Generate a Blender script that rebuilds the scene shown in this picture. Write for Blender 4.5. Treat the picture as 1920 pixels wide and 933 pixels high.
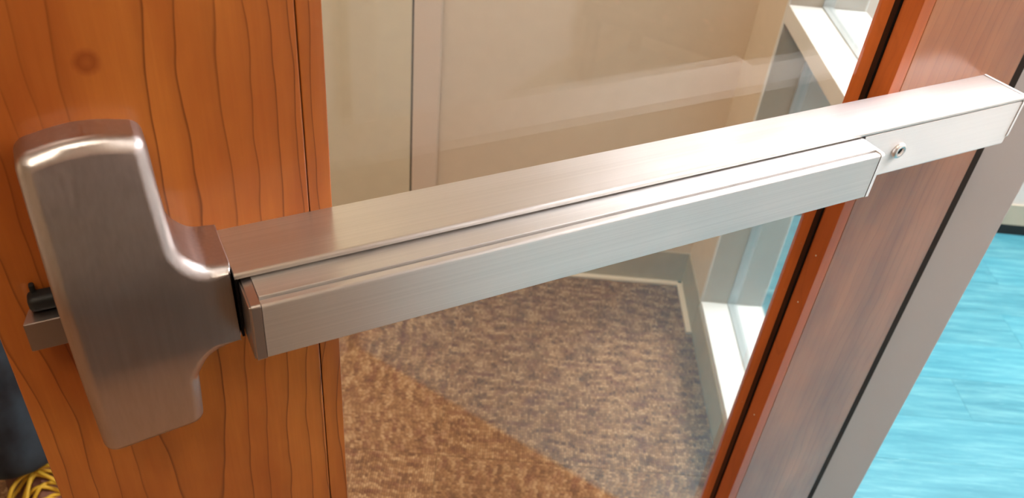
import bpy, bmesh, math, random
from mathutils import Vector, Matrix

for o in list(bpy.data.objects):
    bpy.data.objects.remove(o)
S = bpy.context.scene
COL = S.collection

# ------------------------------------------------------------------ camera
YAW, PITCH, ROLL, FPX = 0.5395796, 0.6533491, 0.1084687, 1584.126
cam_data = bpy.data.cameras.new('camera')
cam = bpy.data.objects.new('camera', cam_data)
COL.objects.link(cam)
f = Vector((math.sin(YAW)*math.cos(PITCH), math.cos(YAW)*math.cos(PITCH), -math.sin(PITCH)))
r = Vector((math.cos(YAW), -math.sin(YAW), 0)); up = r.cross(f)
r2 = r*math.cos(ROLL) + up*math.sin(ROLL); u2 = -r*math.sin(ROLL) + up*math.cos(ROLL)
CAMZ = 1.33
cam.matrix_world = Matrix(((r2.x, u2.x, -f.x, 0), (r2.y, u2.y, -f.y, -0.448), (r2.z, u2.z, -f.z, CAMZ), (0, 0, 0, 1)))
cam_data.sensor_width = 36
cam_data.lens = FPX/1920*36
cam_data.clip_start = 0.01
cam_data.dof.use_dof = True
cam_data.dof.focus_distance = 0.62
cam_data.dof.aperture_fstop = 11
S.camera = cam

# ------------------------------------------------------------------ exposure, world
S.view_settings.view_transform = 'Standard'
S.view_settings.look = 'None'
S.view_settings.gamma = 1
S.view_settings.exposure = 0.0
w = bpy.data.worlds.new('world'); S.world = w; w.use_nodes = True
w.node_tree.nodes['Background'].inputs[0].default_value = (0.9, 0.93, 1, 1)
w.node_tree.nodes['Background'].inputs[1].default_value = 0.3

# room frame: u runs along the back wall, v into the room; the door stands open across it
W0 = Vector((1.2364, 0.763, 0)); RANG = math.radians(-28.9895)
UX = Vector((math.cos(RANG), math.sin(RANG), 0)); VX = Vector((-math.sin(RANG), math.cos(RANG), 0))
CEIL = 2.75
L_CARPET, L_TEAL = 17.0, 20.0       # emission of the ceiling lamps
# (u, v, size u, size v, strength, colour) of the ceiling lamps
LAMPS = [(-1.3, -0.75, 0.6, 1.2, L_CARPET, (1, 0.86, 0.68)), (-.62, -2.25, 0.5, 0.7, L_CARPET*.9, (1, 0.86, 0.68)),  # second panel is unseen, added to brighten the left end of the rail
         (1.1, -0.95, 0.9, 0.6, L_TEAL*.65, (0.97, 0.97, 1)), (1.45, -0.05, 0.8, 0.6, L_TEAL*3.2, (0.97, 0.97, 1)),  # last panel is unseen, placed and boosted to whiten the rail's right end
]

# ------------------------------------------------------------------ helpers
def link(o, parent=None):
    COL.objects.link(o)
    if parent: o.parent = parent
    return o

def empty(name, loc=(0, 0, 0), rotz=0, label=None, cat=None, kind=None, group=None):
    o = bpy.data.objects.new(name, None); o.empty_display_size = .05
    o.location = loc; o.rotation_euler = (0, 0, rotz)
    tag(o, label, cat, kind, group)
    return link(o)

def tag(o, label=None, cat=None, kind=None, group=None):
    if label: o['label'] = label
    if cat: o['category'] = cat
    if kind: o['kind'] = kind
    if group: o['group'] = group
    return o

def origin(root):                       # offset between written coordinates and a root's own
    return root.get('_off', (0, 0, 0))

def finish(name, bm, mat, parent=None, off=(0, 0, 0), smooth=False, angle=35):
    bmesh.ops.recalc_face_normals(bm, faces=bm.faces[:])
    if any(off): bmesh.ops.translate(bm, verts=bm.verts[:], vec=[-c for c in off])
    if smooth:
        a = math.radians(angle)
        for fc in bm.faces: fc.smooth = True
        for e in bm.edges:
            if len(e.link_faces) == 2 and e.calc_face_angle(0) > a: e.smooth = False
    me = bpy.data.meshes.new(name); bm.to_mesh(me); bm.free()
    me.materials.append(mat)
    o = bpy.data.objects.new(name, me); link(o, parent)
    if smooth:
        m = o.modifiers.new('normals', 'WEIGHTED_NORMAL'); m.keep_sharp = True
    return o

def box(bm, x0, x1, y0, y1, z0, z1, bev=0, seg=2):
    b = bmesh.new()
    vs = [b.verts.new((x, y, z)) for x in (x0, x1) for y in (y0, y1) for z in (z0, z1)]
    for q in ((0,1,3,2),(4,6,7,5),(0,4,5,1),(2,3,7,6),(0,2,6,4),(1,5,7,3)): b.faces.new([vs[i] for i in q])
    bmesh.ops.recalc_face_normals(b, faces=b.faces[:])
    if bev: bmesh.ops.bevel(b, geom=b.edges[:], offset=bev, segments=seg, profile=.5, affect='EDGES', clamp_overlap=True)
    me = bpy.data.meshes.new('t'); b.to_mesh(me); b.free(); bm.from_mesh(me); bpy.data.meshes.remove(me)

def boxes(name, lst, mat, parent=None, off=(0, 0, 0), bev=0, seg=2):
    bm = bmesh.new()
    for t in lst: box(bm, *t, bev=bev, seg=seg)
    return finish(name, bm, mat, parent, off, smooth=bev > 0)

def extrude_x(bm, prof, x0, x1):        # prof: closed list of (y, z)
    A = [bm.verts.new((x0, y, z)) for y, z in prof]; B = [bm.verts.new((x1, y, z)) for y, z in prof]
    n = len(prof)
    for i in range(n): bm.faces.new((A[i], A[(i+1) % n], B[(i+1) % n], B[i]))
    bm.faces.new(A[::-1]); bm.faces.new(B)

def rounded(poly, rad, n=5):            # round the corners of a polygon; rad per corner
    out = []; m = len(poly)
    for i, p in enumerate(poly):
        rr = rad[i] if isinstance(rad, (list, tuple)) else rad
        P = Vector(p); A = Vector(poly[i-1]); B = Vector(poly[(i+1) % m])
        if rr <= 0: out.append(tuple(P)); continue
        a = (A-P).normalized(); b = (B-P).normalized()
        ang = a.angle(b); d = min(rr/math.tan(ang/2), (A-P).length*.49, (B-P).length*.49); rr = d*math.tan(ang/2)
        c = P + (a+b).normalized()*(rr/math.sin(ang/2))
        s = P + a*d - c; e = P + b*d - c
        tot = s.angle_signed(e)
        for k in range(n+1):
            t = -tot*k/n
            out.append((c.x + s.x*math.cos(t) - s.y*math.sin(t), c.y + s.x*math.sin(t) + s.y*math.cos(t)))
    return out

def offset_poly(poly, d):               # inward offset, poly counter-clockwise
    out = []; m = len(poly)
    for i in range(m):
        P = Vector(poly[i]); e1 = (P - Vector(poly[i-1])).normalized(); e2 = (Vector(poly[(i+1) % m]) - P).normalized()
        n1 = Vector((-e1.y, e1.x)); n2 = Vector((-e2.y, e2.x)); nn = n1+n2
        nn = nn/nn.dot(n1) if nn.dot(n1) > .2 else nn.normalized()
        dd = d[i] if isinstance(d, (list, tuple)) else d
        out.append((P.x + nn.x*dd, P.y + nn.y*dd))
    return out

# ------------------------------------------------------------------ materials
class NT:
    def __init__(self, name):
        self.m = bpy.data.materials.new(name); self.m.use_nodes = True
        self.t = self.m.node_tree; self.b = self.t.nodes['Principled BSDF']; self.out = self.t.nodes['Material Output']
    def n(self, typ, ins=None, **kw):
        x = self.t.nodes.new(typ)
        for k, v in kw.items(): setattr(x, k, v)
        for k, v in (ins or {}).items(): self.set(x.inputs[k], v)
        return x
    def set(self, sock, v):
        if hasattr(v, 'bl_rna') and isinstance(v, bpy.types.NodeSocket): self.t.links.new(v, sock)
        else: sock.default_value = v
    def P(self, **kw):
        for k, v in kw.items(): self.set(self.b.inputs[k.replace('_', ' ')], v)
    def math(self, op, a, b=0.0, c=None):
        x = self.t.nodes.new('ShaderNodeMath'); x.operation = op
        self.set(x.inputs[0], a); self.set(x.inputs[1], b)
        if c is not None: self.set(x.inputs[2], c)
        return x.outputs[0]
    def coord(self, scale=(1, 1, 1), loc=(0, 0, 0)):
        c = self.n('ShaderNodeTexCoord').outputs['Object']
        return self.n('ShaderNodeMapping', {'Vector': c, 'Scale': scale, 'Location': loc}).outputs[0]
    def noise(self, vec, scale=5, detail=3, rough=.5):
        return self.n('ShaderNodeTexNoise', {'Vector': vec, 'Scale': scale, 'Detail': detail, 'Roughness': rough}).outputs[0]
    def ramp(self, fac, stops, interp='LINEAR'):
        x = self.n('ShaderNodeValToRGB', {'Fac': fac}); x.color_ramp.interpolation = interp
        e = x.color_ramp.elements
        while len(e) < len(stops): e.new(.5)
        for i, (p, c) in enumerate(stops): e[i].position = p; e[i].color = (*c, 1) if len(c) == 3 else c
        return x.outputs[0]
    def mix(self, fac, a, b, mode='MIX'):
        x = self.n('ShaderNodeMix', data_type='RGBA', blend_type=mode)
        self.set(x.inputs[0], fac); self.set(x.inputs[6], a if not isinstance(a, tuple) else (*a[:3], 1)); self.set(x.inputs[7], b if not isinstance(b, tuple) else (*b[:3], 1))
        return x.outputs[2]
    def bump(self, h, strength=.2, dist=.001):
        return self.n('ShaderNodeBump', {'Height': h, 'Strength': strength, 'Distance': dist}).outputs[0]

def srgb(r_, g_, b_):
    return tuple((c/255/12.92 if c/255 <= .04045 else ((c/255+.055)/1.055)**2.4) for c in (r_, g_, b_))

def plain(name, col, rough=.5, metal=0, spec=.5, mottled=0, scale=30):
    t = NT(name); t.P(Roughness=rough, Metallic=metal)
    t.b.inputs['Specular IOR Level'].default_value = spec
    if mottled:
        nn = t.noise(t.coord(), scale, 4)
        a = tuple(c*(1-mottled) for c in col); b = tuple(min(1, c*(1+mottled)) for c in col)
        t.P(Base_Color=t.ramp(nn, [(.3, a), (.7, b)]))
    else: t.P(Base_Color=(*col, 1))
    return t.m

def brushed(name, brush, col=(.62, .585, .55), rough=.3, aniso=.8, streak=.25):
    """steel brushed along one axis; the blur of its reflections runs across the brush marks"""
    t = NT(name)
    sc = {'X': (3, 900, 900), 'Z': (420, 420, 5)}[brush]
    n1 = t.noise(t.coord(sc), 1, 1.5, .5); n2 = t.noise(t.coord(), 18, 3)
    mott = t.math('MULTIPLY_ADD', n2, .10, -.05)
    rr = t.math('MULTIPLY_ADD', n1, .10, rough-.05)
    t.P(Metallic=1.0, Roughness=t.math('ADD', rr, mott), Anisotropic=aniso)
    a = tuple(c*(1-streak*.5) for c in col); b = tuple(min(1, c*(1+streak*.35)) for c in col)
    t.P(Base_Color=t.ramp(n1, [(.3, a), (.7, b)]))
    d = {'X': (1, 0, 0), 'Z': (0, 0, 1)}[brush]
    vt = t.n('ShaderNodeVectorTransform', {'Vector': d}, vector_type='VECTOR', convert_from='OBJECT', convert_to='WORLD')
    N = t.n('ShaderNodeNewGeometry').outputs['Normal']
    cr = t.n('ShaderNodeVectorMath', {0: N, 1: vt.outputs[0]}, operation='CROSS_PRODUCT')
    t.P(Tangent=cr.outputs[0])
    if brush == 'X': t.P(Normal=t.bump(n1, .05, .0002))
    return t.m

def cherry(name, x0=.02, z0=1.17, base=1.0, straight=0.0, seed=0.0, gloss=.16, tint=None, lines=1.0):
    """lacquered cherry: cathedral figure of thin dark rings around (x0, z0), soft figure, gloss coat"""
    t = NT(name)
    c = t.n('ShaderNodeTexCoord').outputs['Object']
    sep = t.n('ShaderNodeSeparateXYZ', {0: c}); X, Z = sep.outputs[0], sep.outputs[2]
    nz = t.noise(t.coord((9, 9, 3.2), (seed, 0, seed)), 1, 3, .5)
    nf = t.noise(t.coord((60, 60, 14), (seed, 0, 0)), 1, 2, .5)
    dx = t.math('SUBTRACT', X, x0)
    dx = t.math('ADD', dx, t.math('MULTIPLY_ADD', nz, .05, -.025))
    dx = t.math('ADD', dx, t.math('MULTIPLY_ADD', nf, .0035, -.0017))
    dz = t.math('MULTIPLY', t.math('SUBTRACT', Z, z0), .085*(1-straight))
    d = t.math('SQRT', t.math('ADD', t.math('MULTIPLY', dx, dx), t.math('MULTIPLY', dz, dz)))
    ph = t.math('MULTIPLY', t.math('POWER', d, 1.15), 92)
    fr = t.math('FRACT', ph)
    line = t.ramp(fr, [(0, (0, 0, 0)), (.55, (.02,)*3), (.90, (.22,)*3), (.965, (1, 1, 1)), (1.0, (0, 0, 0))])
    # line strength varies from ring to ring
    strg = t.noise(t.coord((14, 1, 1.2), (seed+3, 0, 0)), 1, 1)
    line = t.math('MULTIPLY', line, t.math('MULTIPLY_ADD', strg, 1.5*lines, -.1*lines))
    fig = t.noise(t.coord((13, 5, 4), (seed+7, 0, 2)), 1, 4, .55)
    fib = t.noise(t.coord((420, 420, 12)), 1, 3, .6)
    lo = tuple(v*base for v in srgb(170, 84, 30)); hi = tuple(v*base for v in srgb(216, 132, 56))
    if tint: lo, hi = tint
    col = t.ramp(fig, [(.28, lo), (.72, hi)])
    col = t.mix(t.math('MULTIPLY_ADD', fib, .35, -.1), col, tuple(v*.62 for v in lo))
    col = t.mix(line, col, tuple(v*.3 for v in lo))
    t.P(Base_Color=col, Roughness=.42, Coat_Weight=1.0, Coat_Roughness=gloss, Coat_IOR=1.5)
    t.b.inputs['Specular IOR Level'].default_value = .25
    t.P(Normal=t.bump(fib, .05, .0003))
    return t

M = {}
tk = cherry('cherry_veneer', .016, 1.139, base=.95, lines=1.0)
# the small dark knot beside the cathedral figure
cc = tk.n('ShaderNodeTexCoord').outputs['Object']
sp = tk.n('ShaderNodeSeparateXYZ', {0: cc})
kx = tk.math('SUBTRACT', sp.outputs[0], .004); kz = tk.math('MULTIPLY', tk.math('SUBTRACT', sp.outputs[2], 1.124), .95)
kd = tk.math('SQRT', tk.math('ADD', tk.math('MULTIPLY', kx, kx), tk.math('MULTIPLY', kz, kz)))
kd = tk.math('ADD', kd, tk.math('MULTIPLY_ADD', tk.noise(tk.coord(), 200, 2), .002, -.001))
ring = tk.ramp(kd, [(0, (.35,)*3), (.0032, (.35,)*3), (.0044, (.75,)*3), (.0054, (0, 0, 0))])
old = tk.b.inputs['Base Color'].links[0].from_socket
tk.P(Base_Color=tk.mix(ring, old, srgb(120, 40, 10)))
M['stile'] = tk.m
M['stile_r'] = cherry('cherry_veneer_brown', .9, 1.1, straight=.9, seed=5, gloss=.2, tint=(srgb(140, 76, 40), srgb(194, 120, 68)), lines=.5).m
ts = cherry('cherry_stop', .3, 1.0, straight=.95, seed=9, gloss=.3, tint=(srgb(160, 74, 26), srgb(200, 102, 42)), lines=.25)
ts.b.inputs['Coat Weight'].default_value = .55
M['stop'] = ts.m
M['steel_x'] = brushed('brushed_steel_lengthwise', 'X', (.70, .67, .65), .37, .85, .10)
M['steel_pad'] = brushed('brushed_steel_pad', 'X', (.70, .67, .645), .46, .85, .12)
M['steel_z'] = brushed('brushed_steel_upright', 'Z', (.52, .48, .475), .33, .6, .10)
M['steel_cap'] = plain('satin_steel', (.55, .5, .48), .3, 1)
M['alu'] = brushed('brushed_aluminium', 'X', (.86, .835, .82), .55, .85, .05)
M['screw'] = plain('satin_screw', (.8, .78, .77), .4, 1)
M['black'] = plain('black_rubber', (.004, .004, .004), .6)
M['gasket'] = plain('black_glazing_gasket', (.004, .003, .003), .6, spec=.1)
M['wall'] = plain('cream_paint', srgb(222, 207, 186), .6, mottled=.02)
M['wall_panel'] = plain('pale_green_cream_paint', srgb(222, 213, 188), .45, mottled=.02)
M['casing'] = plain('pinkish_cream_paint', srgb(224, 208, 192), .5)
M['wall_teal_room'] = plain('off_white_paint', srgb(214, 206, 200), .6)
M['ceil'] = plain('ceiling_white', (.8, .8, .78), .8, mottled=.04, scale=80)
M['white'] = plain('white_gloss_paint', srgb(228, 230, 230), .3)
M['bead'] = plain('grey_glazing_bead', srgb(172, 178, 180), .4)
M['base'] = plain('grey_vinyl_base', srgb(180, 170, 150), .45, mottled=.05)
M['cream_edge'] = plain('cream_edge_strip', srgb(226, 214, 196), .5)
M['jamb'] = plain('grey_painted_steel', srgb(192, 183, 180), .35, mottled=.02, scale=6)
M['lamp'] = None

def carpet():
    t = NT('woven_brown_carpet')
    c = t.coord()
    oi = t.n('ShaderNodeObjectInfo').outputs['Random']
    sep = t.n('ShaderNodeSeparateXYZ', {0: c})
    px = t.math('DIVIDE', sep.outputs[0], .0046); row = t.math('FLOOR', px); fx = t.math('FRACT', px)
    rr = t.n('ShaderNodeTexWhiteNoise', {'W': t.math('ADD', row, t.math('MULTIPLY', oi, 91.0))}, noise_dimensions='1D').outputs['Value']
    py = t.math('ADD', t.math('DIVIDE', sep.outputs[1], .0082), t.math('MULTIPLY', rr, 5.0)); cell = t.math('FLOOR', py); fy = t.math('FRACT', py)
    cy = t.math('MULTIPLY', t.math('SUBTRACT', cell, t.math('MULTIPLY', rr, 5.0)), .0082)
    cx = t.math('MULTIPLY', row, .0046)
    cc_ = t.n('ShaderNodeCombineXYZ', {0: t.math('ADD', cx, t.math('MULTIPLY', oi, 7.0)), 1: t.math('ADD', cy, t.math('MULTIPLY', oi, 3.0))}).outputs[0]
    wn = t.n('ShaderNodeTexWhiteNoise', {'Vector': cc_}, noise_dimensions='2D').outputs['Value']
    blot = t.noise(t.n('ShaderNodeMapping', {'Vector': cc_, 'Scale': (26, 75, 1)}).outputs[0], 1, 3, .6)
    blot = t.math('ADD', blot, t.math('MULTIPLY_ADD', wn, .16, -.08))
    hue = t.noise(t.n('ShaderNodeMapping', {'Vector': cc_, 'Scale': (22, 60, 1), 'Location': (4, 4, 0)}).outputs[0], 1, 2, .5)
    h = t.math('MULTIPLY', t.math('SINE', t.math('MULTIPLY', fx, math.pi)), t.math('POWER', t.math('SINE', t.math('MULTIPLY', fy, math.pi)), .5))
    col = t.ramp(blot, [(.33, srgb(112, 80, 60)), (.5, srgb(156, 116, 82)), (.66, srgb(192, 154, 116))])
    col = t.mix(t.ramp(hue, [(.5, (0, 0, 0)), (.68, (.6,)*3)]), col, srgb(122, 76, 64))
    col = t.mix(t.ramp(h, [(.0, (.7,)*3), (.55, (0, 0, 0))]), col, srgb(66, 44, 34))
    t.P(Base_Color=col, Roughness=.9, Normal=t.bump(h, .8, .0015))
    t.b.inputs['Specular IOR Level'].default_value = .1
    return t.m
M['carpet'] = carpet()

def teal():
    t = NT('teal_vinyl_plank')
    oi = t.n('ShaderNodeObjectInfo').outputs['Random']
    off = t.n('ShaderNodeCombineXYZ', {0: t.math('MULTIPLY', oi, 9.0), 1: t.math('MULTIPLY', oi, 5.0)}).outputs[0]
    cs = t.n('ShaderNodeVectorMath', {0: t.coord(), 1: off}, operation='ADD').outputs[0]
    a = t.noise(t.n('ShaderNodeMapping', {'Vector': cs, 'Scale': (5, 55, 1)}).outputs[0], 1, 5, .65)
    b = t.noise(t.n('ShaderNodeMapping', {'Vector': cs, 'Scale': (14, 210, 1)}).outputs[0], 1, 3, .6)
    col = t.ramp(a, [(.3, srgb(40, 108, 124)), (.5, srgb(64, 131, 145)), (.72, srgb(100, 158, 166))])
    col = t.mix(t.ramp(b, [(.62, (0, 0, 0)), (.74, (.45,)*3)]), col, srgb(160, 208, 212))
    col = t.mix(t.math('MULTIPLY', oi, .3), col, srgb(60, 166, 190))
    t.P(Base_Color=col, Roughness=.42)
    return t.m
M['teal'] = teal()

def glass():
    t = NT('clear_glass')
    g = t.n('ShaderNodeNewGeometry')
    dt = t.n('ShaderNodeVectorMath', {0: g.outputs['Normal'], 1: g.outputs['Incoming']}, operation='DOT_PRODUCT').outputs['Value']
    k = t.math('POWER', t.math('SUBTRACT', 1.0, t.math('ABSOLUTE', dt)), 5.0)
    F = t.math('MULTIPLY_ADD', k, .96, .043)
    tr = t.n('ShaderNodeBsdfTransparent', {'Color': (.975, .985, .98, 1)})
    gl = t.n('ShaderNodeBsdfGlossy', {'Color': (1, 1, 1, 1), 'Roughness': .015})
    mx = t.n('ShaderNodeMixShader', {0: F, 1: tr.outputs[0], 2: gl.outputs[0]})
    t.t.links.new(mx.outputs[0], t.out.inputs[0])
    return t.m
M['glass'] = glass()

def lamp_mat(i, col, s):
    t = NT('lamp_diffuser_%d' % i)
    e = t.n('ShaderNodeEmission', {'Color': (*col, 1), 'Strength': s})
    t.t.links.new(e.outputs[0], t.out.inputs[0]); return t.m

# ------------------------------------------------------------------ the rooms (coordinates u, v, z)
def room(name, lst, mat, parent=None, kind='structure', bev=0):
    o = boxes(name, lst, mat, parent, bev=bev)
    if parent is None:
        o.location = W0; o.rotation_euler = (0, 0, RANG); tag(o, kind=kind)
    return o

U0, U1, V0, V1 = -2.6, 1.95, -4.2, .36       # outer limits
VT = -2.1                                    # near end of the teal floored room
WT = .135                                    # thickness of the wall with the window and the doorway
DW0, DW1 = -.8, -1.79                        # frame opening of the doorway along v
carpet_floor = room('floor', [(U0, .037, V0, .0, -.06, -.006)], M['base'])
teal_floor = room('floor', [(.037, U1, VT, V1, -.06, -.003)], M['base'])
# carpet tiles, quarter turned
T = .5
me_tile = None
k = 0
for i in range(-5, 1):
    for j in range(-6, 1):
        ua, va = -.56 + i*T, -.6 + j*T
        u0, u1, v0, v1 = ua, (ua+T if i < 0 else .037), va, (va+T if j < 0 else 0)
        if u0 >= .03 or v1 <= v0 or i < -3 or j < -4: continue
        full = abs(u1-u0-T) < 1e-6 and abs(v1-v0-T) < 1e-6
        hx, hy = (u1-u0)/2-.0002, (v1-v0)/2-.0002
        turn = (i + j) % 2
        if full and me_tile: o = bpy.data.objects.new('carpet_tile', me_tile); link(o, carpet_floor)
        else:
            if turn and not full: hx, hy = hy, hx
            o = boxes('carpet_tile', [(-hx, hx, -hy, hy, -.006, 0)], M['carpet'], carpet_floor, bev=.0006, seg=1)
            if full: me_tile = o.data
        o.location = ((u0+u1)/2, (v0+v1)/2, 0)
        o.rotation_euler = (0, 0, math.pi/2 if turn else 0)
        if full and turn == 0 and k % 3 == 0: o.rotation_euler = (0, 0, math.pi)
        k += 1
# strip of carpet pieces out of view joined as one
o = boxes('carpet_field', [(U0, -2.06-.0004, V0, 0, -.006, 0), (-2.06, .037, V0, -2.6-.0004, -.006, 0)], M['carpet'], carpet_floor); tag(o, kind='stuff')
# teal planks run along u
random.seed(4)
PW, PL = .125, .92
me_pl = None; rowi = 0
v = V1
while v > VT+.03:
    off = random.uniform(0, PL)
    ua = .039 - off
    while ua < U1-.01:
        a, b = max(ua, .039), min(ua+PL, U1)
        if b-a > .02:
            full = abs(b-a-PL) < 1e-6
            if full and me_pl: o = bpy.data.objects.new('vinyl_plank', me_pl); link(o, teal_floor)
            else:
                L = (b-a)/2-.00015
                o = boxes('vinyl_plank', [(-L, L, -PW/2+.00015, PW/2-.00015, -.003, 0)], M['teal'], teal_floor, bev=.0002, seg=1)
                if full: me_pl = o.data
            o.location = ((a+b)/2, v-PW/2, 0)
        ua += PL
    v -= PW

WZ0, WZ1, WV0, WV1 = .1, 2.1, -.76, -.185    # window opening
wr = room('wall_right', [(.001, .128, -.789, -.7725, 0, 2.12), (0, .128, -.8, WV0, 2.12, CEIL), (0, WT, WV1, 0, 0, CEIL), (0, WT, WV0, WV1, WZ1+.02, CEIL), (.004, WT, WV0, WV1, 0, WZ0-.018),
                         (0, WT, DW1, DW0, 2.12, CEIL), (0, WT, V0, DW1, 0, CEIL), (0, WT, 0, V1, 0, CEIL)], M['wall'])
room('wall_back', [(U0, 0, 0, .1, 0, CEIL)], M['wall'])
room('wall_left', [(U0-.1, U0, V0, .1, 0, CEIL)], M['wall'])
room('wall_front', [(U0-.1, U1+.1, V0-.1, V0, 0, CEIL)], M['wall'])
room('wall_far', [(WT, U1+.1, V1, V1+.1, 0, CEIL)], M['wall_teal_room'])
room('wall_far', [(U1, U1+.1, VT-.1, V1, 0, CEIL)], M['wall_teal_room'])
room('wall_near', [(WT, U1+.1, VT-.1, VT, 0, CEIL)], M['wall_teal_room'])
room('baseboard_near', [(WT, U1, VT, VT+.005, 0, .1)], M['base'])
room('ceiling', [(U0-.1, U1+.1, V0-.1, V1+.1, CEIL, CEIL+.08)], M['ceil'])
room('baseboard_far_and_toe_shade', [(WT, U1, V1-.006, V1, .034, .1)], M['base'])
room('baseboard_far_and_toe_shade', [(WT, U1, V1-.005, V1, 0, .034)], M['black'])  # black strip painted in as the shadow under the toe of the base

# back wall: flush door leaf, dark joint, casing strip
d2 = empty('door_2', tuple(W0), RANG, kind='structure')
boxes('door_leaf', [(-1.55, -.6935, -.006, 0, .008, 2.08)], M['wall_panel'], d2, bev=.001)
boxes('joint', [(-.695, -.688, -.002, 0, .0, 2.08)], M['gasket'], d2)
boxes('casing', [(-.6895, -.632, -.009, 0, 0, 2.12)], M['casing'], d2, bev=.002)
# vinyl base with a cream strip at its foot
def cove(name, segs, along):
    pass
bb = room('baseboard_back', [(-.63, 0, -.004, 0, 0, .095)], M['base'], bev=.0015)
room('trim_1', [(-.63, 0, -.018, -.004, 0, .009)], M['cream_edge'], bev=.003)
room('baseboard_right', [(-.004, 0, WV1+.004, 0, 0, .095), (-.004, .004, WV0, WV1+.004, 0, WZ0-.018)], M['base'], bev=.0015)
room('trim_2', [(-.018, -.004, -.19, -.004, 0, .009)], M['cream_edge'], bev=.003)

# window_1 in the right wall
w1 = empty('window_1', tuple(W0), RANG, kind='structure')
def wb(name, lst, m='white', bev=.002, p=w1): return boxes(name, lst, M[m], p, bev=bev)
wb('sill', [(-.002, WT+.004, WV0, WV1, WZ0-.018, WZ0)])
wb('jamb', [(-.002, WT+.004, WV1-.0, WV1+.012, WZ0-.018, WZ1)])
wb('jamb', [(-.002, WT+.004, WV0-.012, WV0, WZ0-.018, WZ1)])
wb('head', [(-.002, WT+.004, WV0, WV1, WZ1, WZ1+.02)])
wb('mid_rail', [(-.002, WT+.004, WV0, WV1, .768, .802)])
for z0, z1 in ((WZ0, .768), (.802, WZ1)):
    G = w1
    wb('glazing_bead', [(.058, .078, WV0, WV1, z0, z0+.0025), (.058, .078, WV1-.0025, WV1, z0+.0025, z1), (.058, .078, WV0, WV0+.0025, z0+.0025, z1)], 'bead', 0)
    wb('glass_pane', [(.065, .071, WV0+.003, WV1-.003, z0+.003, z1-.003)], 'glass', 0)

# grey steel frame of the doorway
t3 = empty('trim_3', tuple(W0), RANG, kind='structure')
def jamb_bm(sign, v0):
    bm = bmesh.new()
    # rabbet on the carpet side, stop on the teal side
    box(bm, -.012, .032, min(v0+sign*.012, v0+sign*.05), max(v0+sign*.012, v0+sign*.05), 0, 2.12, .002)
    box(bm, .032, .097, min(v0-sign*.012, v0+sign*.05), max(v0-sign*.012, v0+sign*.05), 0, 2.12, .002)
    return bm
finish('hinge_jamb', jamb_bm(1, -.83), M['jamb'], t3, smooth=True)
finish('latch_jamb', jamb_bm(-1, -1.772), M['jamb'], t3, smooth=True)
boxes('frame_head', [(-.012, .102, -1.82, -.78, 2.1, 2.15)], M['jamb'], t3, bev=.002)

# ceiling lamps
for i, (cu, cv, su, sv, st, colr) in enumerate(LAMPS):
    L = empty('ceiling_light', tuple(W0 + UX*cu + VX*cv + Vector((0, 0, CEIL-.03))), RANG,
              ['recessed warm ceiling panel above the carpet beyond the door', 'added warm ceiling panel behind the camera, unseen, brightening the left end of the rail',
               'white ceiling panel just inside the teal floored room', 'added white ceiling panel, unseen, whitening the right end of the rail'][i], 'ceiling light')
    boxes('frame', [(-su/2-.02, su/2+.02, -sv/2-.02, -sv/2, 0, .03), (-su/2-.02, su/2+.02, sv/2, sv/2+.02, 0, .03),
                    (-su/2-.02, -su/2, -sv/2, sv/2, 0, .03), (su/2, su/2+.02, -sv/2, sv/2, 0, .03)], M['white'], L)
    boxes('diffuser', [(-su/2, su/2, -sv/2, sv/2, .008, .014)], lamp_mat(i, colr, st), L)

# low dark bench at the end of the teal floored room, seen as a dark patch mirrored in the door glass
mt = NT('dark_flecked_cloth')
fl = mt.noise(mt.coord(), 38, 1)
mt.P(Base_Color=mt.ramp(fl, [(.72, srgb(44, 32, 28)), (.75, srgb(226, 150, 140))]), Roughness=.9)
be = empty('bench', tuple(W0 + UX*1.70 + VX*-1.74), RANG, 'low dark brown bench at the end of the teal floor, mirrored in the door glass', 'bench')
boxes('seat_cushion', [(-.225, .225, -.34, .34, .30, .40)], mt.m, be, bev=.02, seg=3)
boxes('seat_frame', [(-.22, .22, -.335, .335, .25, .299)], M['black'], be, bev=.004)
for sx in (-1, 1):
    for sy in (-1, 1): boxes('leg', [(sx*.19-.02, sx*.19+.02, sy*.30-.02, sy*.30+.02, 0, .25)], M['black'], be, bev=.003)

# ------------------------------------------------------------------ the open door (world x along it, y into it)
d1 = empty('door_1', (0, 0, 0), kind='structure')
XL, XR, GL, GR = -.0765, .829, .128, .646    # edges of leaf and of the glass opening
TH = .044; DZ0, DZ1 = .012, 2.09; GZ0, GZ1 = .25, 1.93
boxes('stile', [(XL, GL-.0152, 0, TH, DZ0, DZ1)], M['stile'], d1, bev=.0012)
boxes('stile', [(GR+.0152, XR, 0, TH, DZ0, DZ1)], M['stile_r'], d1, bev=.0012)
boxes('top_rail', [(GL-.015, GR+.015, 0, TH, GZ1+.0152, DZ1)], M['stile'], d1, bev=.0012)
boxes('bottom_rail', [(GL-.015, GR+.015, 0, TH, DZ0, GZ0-.0152)], M['stile'], d1, bev=.0012)
for y0, y1 in ((0, .0202), (.0268, TH)):
    for x0, x1 in ((GL-.0148, GL), (GR, GR+.0148)):
        boxes('glass_stop', [(x0, x1, y0, y1, GZ0, GZ1)], M['stop'] if x0 > .3 else M['stile'], d1, bev=.0008)
    for z0, z1 in ((GZ0-.0148, GZ0), (GZ1, GZ1+.0148)):
        boxes('glass_stop', [(GL-.0148, GR+.0148, y0, y1, z0, z1)], M['stop'], d1, bev=.0008)
boxes('gasket', [(GL-.004, GL+.0006, .0196, .0203, GZ0, GZ1), (GR-.0012, GR+.004, .0196, .0272, GZ0, GZ1)], M['gasket'], d1)
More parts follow.
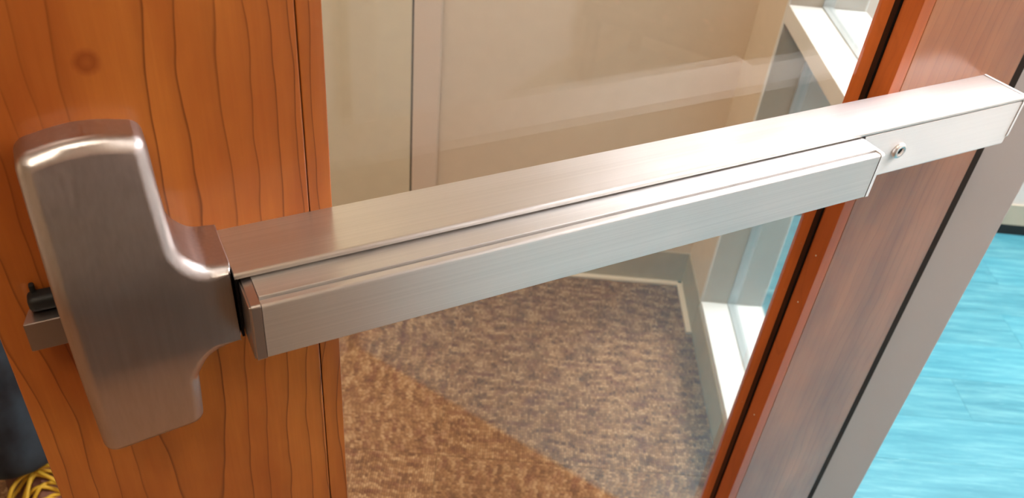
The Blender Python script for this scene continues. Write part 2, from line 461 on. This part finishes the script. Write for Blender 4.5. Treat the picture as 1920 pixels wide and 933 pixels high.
boxes('glass_pane', [(GL-.006, GR+.006, .0205, .0265, GZ0-.006, GZ1+.006)], M['glass'], d1)
# nail holes in the right stop
for z in (1.33-.52, 1.33-.585, 1.33-.77, 1.33-.20):
    boxes('nail_head', [(GR-.0004, GR+.0002, .0085, .0098, z, z+.0016)], M['cream_edge'], d1)
# dark strip standing in for the shade between leaf and frame
boxes('hinge_gap_shade', [(XR, XR+.0145, .0015, TH-.006, .02, 2.08)], plain('dark_brown_gap_shade', (.030, .018, .012), .6, spec=.08), d1)

# ------------------------------------------------------------------ panic bar
R0 = (.36, 0, 1.0)
ZT = CAMZ - .326                             # top of the rail
bar = empty('panic_bar', R0, label='brushed steel panic exit bar mounted across the cherry wood glass door', cat='exit bar')
def part(name, bm, m, p=bar, angle=35): return finish(name, bm, M[m], p, off=R0, smooth=True, angle=angle)

# head cover: T shaped, rounded front edges
zt = CAMZ
out = [(-.0380, zt-.4580), (.0238, zt-.4505), (.0256, zt-.4030), (.0335, zt-.3865), (.0540, zt-.3785), (.0535, zt-.3215),
       (.0375, zt-.3195), (.0265, zt-.3080), (.0240, zt-.2700), (.0232, zt-.2425), (-.0075, zt-.2365), (-.0400, zt-.2440)]
rads = [.0085, .0085, .012, .02, .001, .001, .016, .02, .0, .0085, .08, .0095]
poly = rounded(out, rads, 7)
area = sum(poly[i-1][0]*poly[i][1] - poly[i][0]*poly[i-1][1] for i in range(len(poly)))
if area < 0: poly = poly[::-1]
FR = .0080; FY = -.0475
def face_y(z):                               # the face bellies out where the arm leaves it
    d = max(0, abs(z-(zt-.353))-.022)
    return FY + (.0245 if z > zt-.353 else .0105)*min(1, d/.088)**1.35
bm = bmesh.new(); rings = []
def ring_at(d, y):
    ds = [min(d, max(0.0, (.0552-p[0])*1.2)) if (p[0] > .045) else d for p in poly]
    pts = offset_poly(poly, ds)
    return [bm.verts.new((x, y, z)) for x, z in pts]
rings.append(ring_at(0, 0))
n = 8
for k in range(n+1):
    a = k/n*math.pi/2
    rings.append(ring_at(FR*(1-math.cos(a)), FY + FR*(1-math.sin(a))))
for A, B in zip(rings, rings[1:]):
    for i in range(len(A)): bm.faces.new((A[i], A[(i+1) % len(A)], B[(i+1) % len(A)], B[i]))
bm.faces.new(rings[-1])
for k in range(1, 44):
    z = zt-.2365-k*.0052
    bmesh.ops.bisect_plane(bm, geom=bm.verts[:]+bm.edges[:]+bm.faces[:], plane_co=(0, 0, z), plane_no=(0, 0, 1))
bmesh.ops.remove_doubles(bm, verts=bm.verts[:], dist=1e-5)
for v_ in bm.verts:
    if v_.co.y < -.03: v_.co.y += face_y(v_.co.z) - FY
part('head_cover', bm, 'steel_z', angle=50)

# latch bolt and its dark trigger left of the cover
lat = bmesh.new()
prof = [(-.0602, -.0195), (-.030, -.0195), (-.030, -.0005), (-.0525, -.0005), (-.0565, -.006)]
A = [lat.verts.new((x, y, zt-.3712)) for x, y in prof]; B = [lat.verts.new((x, y, zt-.3502)) for x, y in prof]
for i in range(5): lat.faces.new((A[i], A[(i+1) % 5], B[(i+1) % 5], B[i]))
lat.faces.new(A[::-1]); lat.faces.new(B)
bmesh.ops.recalc_face_normals(lat, faces=lat.faces[:])
bmesh.ops.bevel(lat, geom=lat.edges[:], offset=.0005, segments=2, affect='EDGES')
lb = part('latch_bolt', lat, 'steel_cap')
bm = bmesh.new(); box(bm, -.0555, -.034, -.013, -.0015, zt-.3495, zt-.339, .0035, 4); box(bm, -.053, -.050, -.006, -.002, zt-.340, zt-.334, .001, 2)
part('latch_trigger', bm, 'black', lb)

# rail
def arc(cy, cz, r_, a0, a1, n=5):
    return [(cy + r_*math.cos(math.radians(a0+(a1-a0)*k/n)), cz + r_*math.sin(math.radians(a0+(a1-a0)*k/n))) for k in range(n+1)]
RF = -.047
prof = [(0, 0)] + arc(RF+.0022, -.0022, .0022, 90, 180) + [(RF, -.0034), (RF+.001, -.0040), (-.030, -.0040), (-.030, -.0515), (0, -.0515)]
prof = [(y, ZT+z) for y, z in prof]
bm = bmesh.new(); extrude_x(bm, prof, .0540, .7778)
part('rail', bm, 'steel_x')
bm = bmesh.new(); box(bm, .0540, .0556, -.046, -.0302, ZT-.050, ZT-.0045)
part('pad_gap_shade', bm, 'gasket')  # black block in place of the dark hollow between cover and pad
# fixed front plate at the hinge end
bm = bmesh.new()
pp = rounded([(RF+.0004, -.0050), (RF+.0004, -.0523), (-.0295, -.0523), (-.0295, -.0050)][::-1], [0, .0, .0035, .0007], 5)
extrude_x(bm, [(y, ZT+z) for y, z in pp], .5725, .7779)
ec = part('end_plate', bm, 'alu')
# end cap closing rail and plate
bm = bmesh.new()
pr = rounded([(0, .0004), (RF-.0002, .0004), (RF-.0002, -.042), (RF+.007, -.0525), (0, -.0525)], [0, .0022, .004, .004, 0], 4)
extrude_x(bm, [(y, ZT+z) for y, z in pr], .7780, .7812)
part('rail_end_cap', bm, 'alu')
# dogging screw
bm = bmesh.new()
rp = [(0, .0076), (-.0012, .0076), (-.0028, .0066), (-.0034, .0052), (-.0031, .0038), (-.0012, .0032)]
N = 28; prev = None
for k_, (dy, rr) in enumerate(rp):
    ring_ = [bm.verts.new((.6225 + rr*math.cos(2*math.pi*i/N), RF+.0004+dy, ZT-.0275 + rr*math.sin(2*math.pi*i/N))) for i in range(N)]
    if prev:
        for i in range(N): bm.faces.new((prev[i], prev[(i+1) % N], ring_[(i+1) % N], ring_[i]))
    prev = ring_
bm.faces.new(prev)
sc = part('screw', bm, 'screw', ec)
bm = bmesh.new()
hx = [(.6225 + .0031*math.cos(math.pi*i/3), ZT-.0275 + .0031*math.sin(math.pi*i/3)) for i in range(6)]
A = [bm.verts.new((x, RF-.0012, z)) for x, z in hx]; B = [bm.verts.new((x, RF-.0002, z)) for x, z in hx]
for i in range(6): bm.faces.new((A[i], A[(i+1) % 6], B[(i+1) % 6], B[i]))
bm.faces.new(A); bm.faces.new(B[::-1])
finish('hex_socket', bm, M['black'], ec, off=R0)
# moving push pad
PY = -.0708
pad = [(-.031, -.0058)] + [(-.0636, -.0058), (-.0640, -.0061), (-.0640, -.0096), (-.0654, -.0096), (-.0654, -.0076)] + arc(PY+.0018, -.0074-.0018, .0018, 90, 180, 6) + \
      arc(PY+.0012, -.0490+.0012, .0012, 180, 270, 4) + [(-.031, -.0490)]
bm = bmesh.new(); extrude_x(bm, [(y, ZT+z) for y, z in pad], .0634, .5660)
pp = part('push_pad', bm, 'steel_pad')
def cap(x0, x1, name):
    b = bmesh.new()
    pr = rounded([(-.0305, -.0056), (PY-.0003, -.0066), (PY-.0003, -.0496), (-.0305, -.0496)], [0, .0022, .0016, 0], 5)
    extrude_x(b, [(y, ZT+z) for y, z in pr], x0, x1)
    b.normal_update()
    side = x0 if name == 'L' else x1
    es = [e for e in b.edges if all(abs(v_.co.x-side) < 1e-6 for v_ in e.verts)]
    bmesh.ops.bevel(b, geom=es, offset=.0013, segments=3, affect='EDGES')
    return part('pad_end_cap', b, 'steel_cap' if name == 'L' else 'alu', pp)
cap(.0562, .0630, 'L'); cap(.5667, .5714, 'R')

# ------------------------------------------------------------------ person standing behind the door
def skin(name, verts, edges, rad, mat, parent, lv=2, root=0):
    me = bpy.data.meshes.new(name); me.from_pydata(verts, edges, []); me.materials.append(mat)
    o = bpy.data.objects.new(name, me); link(o, parent)
    m = o.modifiers.new('skin', 'SKIN'); m.use_smooth_shade = True
    sv = me.skin_vertices[0].data
    for i, rr in enumerate(rad): sv[i].radius = rr if isinstance(rr, tuple) else (rr, rr); sv[i].use_root = (i == root)
    s = o.modifiers.new('sub', 'SUBSURF'); s.levels = lv; s.render_levels = lv
    return o
denim = NT('dark_denim')
dn = denim.noise(denim.coord((1, 1, .5)), 14, 4)
denim.P(Base_Color=denim.ramp(dn, [(.35, srgb(18, 24, 32)), (.65, srgb(52, 68, 82))]), Roughness=.85, Normal=denim.bump(denim.noise(denim.coord(), 9, 3), .6, .01))
jacket = plain('dark_red_cloth', srgb(90, 20, 24), .85, mottled=.2)
skinm = plain('skin', srgb(196, 142, 112), .5); hair = plain('dark_hair', srgb(40, 26, 18), .6)
leather = plain('brown_leather', srgb(104, 58, 40), .45, mottled=.25, scale=60)
sole_m = plain('dark_sole', (.02, .015, .012), .7)
lace = plain('yellow_lace', srgb(206, 164, 40), .6)

def make_person(loc, rot, label, top_mat, leg_mat, shoe_mat, lace_mat, arm, swing):
    per = empty('person', loc, rot, label, 'person')
    # body: one continuous figure
    V_ = [(0, 0, .98), (0, 0, 1.12), (0, 0, 1.30), (0, .01, 1.44), (0, 0, 1.53), (0, -.01, 1.63), (0, -.01, 1.74)]
    E_ = [(0, 1), (1, 2), (2, 3), (3, 4), (4, 5), (5, 6)]
    R_ = [(.15, .105), (.14, .10), (.16, .11), (.12, .085), .052, (.075, .09), (.068, .085)]
    for s in (-1, 1):
        b0 = len(V_)
        V_ += [(s*.17, .01, 1.42)] + [(s*a_, b_, c_) for a_, b_, c_ in arm]
        E_ += [(3, b0), (b0, b0+1), (b0+1, b0+2), (b0+2, b0+3)]; R_ += [.058, .046, .036, .028]
    body = skin('body', V_, E_, R_, skinm, per)
    # clothing shells
    V2 = [(0, 0, .97), (0, 0, 1.12), (0, 0, 1.30), (0, .01, 1.43), (0, .005, 1.49)]; E2 = [(0, 1), (1, 2), (2, 3), (3, 4)]; R2 = [(.17, .125), (.16, .12), (.18, .13), (.145, .105), .07]
    for s in (-1, 1):
        b0 = len(V2); V2 += [(s*.18, .01, 1.42)] + [(s*a_, b_, c_) for a_, b_, c_ in arm[:2]]
        E2 += [(3, b0), (b0, b0+1), (b0+1, b0+2)]; R2 += [.073, .06, .05]
    skin('jacket', V2, E2, R2, top_mat, per)
    V3 = [(0, 0, 1.00), (0, 0, .90)]; E3 = [(0, 1)]; R3 = [(.165, .12), (.17, .125)]
    for s in (-1, 1):
        b0 = len(V3); V3 += [(s*.09, 0, .80), (s*.10, -.02, .50), (s*.105, .0, .30), (s*.11, .0, .17), (s*.11, -.0, .128)]
        E3 += [(1, b0), (b0, b0+1), (b0+1, b0+2), (b0+2, b0+3), (b0+3, b0+4)]; R3 += [.095, .085, .085, .088, .088]
    skin('jeans', V3, E3, R3, leg_mat, per)
    # head details
    for s in (-1, 1):
        bm = bmesh.new(); bmesh.ops.create_uvsphere(bm, u_segments=12, v_segments=8, radius=.011, matrix=Matrix.Translation((s*.032, -.092, 1.675)))
        finish('eye', bm, plain('eye_white', (.7, .7, .7), .3), per, smooth=True)
        bm = bmesh.new(); bmesh.ops.create_uvsphere(bm, u_segments=12, v_segments=8, radius=1, matrix=Matrix.Translation((s*.078, 0, 1.665)) @ Matrix.Diagonal((.012, .02, .032, 1)))
        finish('ear', bm, skinm, per, smooth=True)
    bm = bmesh.new(); bmesh.ops.create_cone(bm, segments=8, radius1=.016, radius2=.006, depth=.045, cap_ends=True, matrix=Matrix.Translation((0, -.104, 1.655)))
    finish('nose', bm, skinm, per, smooth=True)
    bm = bmesh.new(); bmesh.ops.create_uvsphere(bm, u_segments=12, v_segments=6, radius=1, matrix=Matrix.Translation((0, -.092, 1.615)) @ Matrix.Diagonal((.024, .01, .007, 1)))
    finish('mouth', bm, plain('lips', srgb(150, 80, 74), .5), per, smooth=True)
    bm = bmesh.new(); bmesh.ops.create_uvsphere(bm, u_segments=24, v_segments=16, radius=1, matrix=Matrix.Translation((0, .012, 1.715)) @ Matrix.Diagonal((.088, .108, .095, 1)))
    for v_ in bm.verts:
        if v_.co.y < -.03 and v_.co.z < 1.74: v_.co.y = -.03 + (v_.co.y+.03)*.2
    finish('hair', bm, hair, per, smooth=True)
    for s in (-1, 1):                            # hands: palm, four fingers, thumb
        hxx = s*.203; V = [(hxx, -.092, .87), (hxx, -.10, .825), (hxx, -.105, .79)]; E = [(0, 1), (1, 2)]; Rr = [.026, (.016, .036), (.013, .036)]
        for kf, (oy, ln) in enumerate(((-.03, .066), (-.01, .074), (.01, .070), (.028, .055))):
            b0 = len(V); V += [(hxx, -.105+oy, .785), (hxx-s*.006, -.108+oy*1.05, .785-ln*.5), (hxx-s*.018, -.11+oy*1.05, .785-ln)]
            E += [(2, b0), (b0, b0+1), (b0+1, b0+2)]; Rr += [.0088, .0082, .007]
        b0 = len(V); V += [(hxx-s*.008, -.14, .82), (hxx-s*.014, -.155, .79)]; E += [(1, b0), (b0, b0+1)]; Rr += [.010, .008]
        piv = Vector((hxx, -.092, .87)); rm = Matrix.Rotation(-swing, 3, 'X'); tgt = Vector((s*arm[2][0], arm[2][1], arm[2][2]))
        V = [tuple(rm @ (Vector(p_) - piv) + tgt) for p_ in V]
        skin('hand', V, E, Rr, skinm, per, lv=1)
    # shoes
    for s in (-1, 1):
        bm = bmesh.new(); secs = []
        for (y, wd, h, zc) in ((.075, .030, .06, .02), (.05, .038, .10, .02), (0, .040, .11, .02), (-.04, .042, .095, .02), (-.09, .048, .07, .02), (-.15, .050, .052, .02), (-.19, .038, .044, .02), (-.215, .018, .034, .02)):
            secs.append([bm.verts.new((s*.11 + wd*math.cos(a), y, zc + max(0, math.sin(a))*(h-.0) if math.sin(a) > 0 else zc)) for a in [math.pi*k/10 for k in range(11)]])
        for A, B in zip(secs, secs[1:]):
            for i in range(10): bm.faces.new((A[i], A[i+1], B[i+1], B[i]))
            bm.faces.new((A[0], B[0], B[-1], A[-1]))
        bm.faces.new(secs[0]); bm.faces.new(secs[-1][::-1])
        sh = finish('shoe', bm, shoe_mat, per, smooth=True, angle=60)
        bm = bmesh.new(); A, B = [], []
        for t_ in range(24):
            a = 2*math.pi*t_/24; x = .05*math.cos(a)*(1 if math.sin(a) < 0 else .86); y = -.068 + .152*math.sin(a)
            A.append(bm.verts.new((s*.11+x, y, .0))); B.append(bm.verts.new((s*.11+x, y, .022)))
        for i in range(24): bm.faces.new((A[i], A[(i+1) % 24], B[(i+1) % 24], B[i]))
        bm.faces.new(A[::-1]); bm.faces.new(B)
        finish('sole', bm, sole_m, sh, smooth=True)
        cu = bpy.data.curves.new('laces', 'CURVE'); cu.dimensions = '3D'; cu.bevel_depth = .0032; cu.materials.append(lace_mat)
        def strand(pts):
            sp_ = cu.splines.new('NURBS'); sp_.points.add(len(pts)-1)
            for p_, c_ in zip(sp_.points, pts): p_.co = (*c_, 1)
            sp_.use_endpoint_u = True; sp_.order_u = 3
        for kk in range(5):
            y0 = -.045 - kk*.019; h0 = .118 - kk*.0125
            for sg in (-1, 1): strand([(s*.11 - sg*.030, y0, h0-.028), (s*.11 - sg*.012, y0-.004, h0+.004), (s*.11 + sg*.012, y0-.014, h0-.002), (s*.11 + sg*.032, y0-.019, h0-.038)])
        for sg in (-1, 1):
            strand([(s*.11, -.045, .122), (s*.11+sg*.03, -.06, .135), (s*.11+sg*.055, -.075, .10), (s*.11+sg*.045, -.05, .085), (s*.11, -.045, .122)])
            strand([(s*.11, -.045, .122), (s*.11+sg*.02, -.08, .125), (s*.11+sg*.048, -.11, .07)])
        tmp = bpy.data.objects.new('tmp', cu); COL.objects.link(tmp)
        me_l = bpy.data.meshes.new_from_object(tmp.evaluated_get(bpy.context.evaluated_depsgraph_get()))
        bpy.data.objects.remove(tmp); lo_ = bpy.data.objects.new('laces', me_l); link(lo_, sh)

HANG = [(.22, .03, 1.17), (.21, -.06, .95), (.205, -.092, .87)]
RAISED = [(.215, .02, 1.15), (.15, -.20, 1.17), (.12, -.27, 1.19)]
make_person((-.331, .6715, 0), math.radians(15), 'person in blue jeans and yellow laced brown shoes beyond the latch edge of the door',
            jacket, denim.m, leather, lace, HANG, 0)
dark_cloth = plain('charcoal_cloth', srgb(34, 32, 38), .85, mottled=.2)
make_person((-.02, -.96, 0), math.radians(180), 'person in charcoal clothes facing the steel bar, the dark reflection in it',
            dark_cloth, dark_cloth, plain('black_leather', (.01, .01, .01), .4), plain('black_lace', (.01, .01, .01), .6), RAISED, math.radians(75))
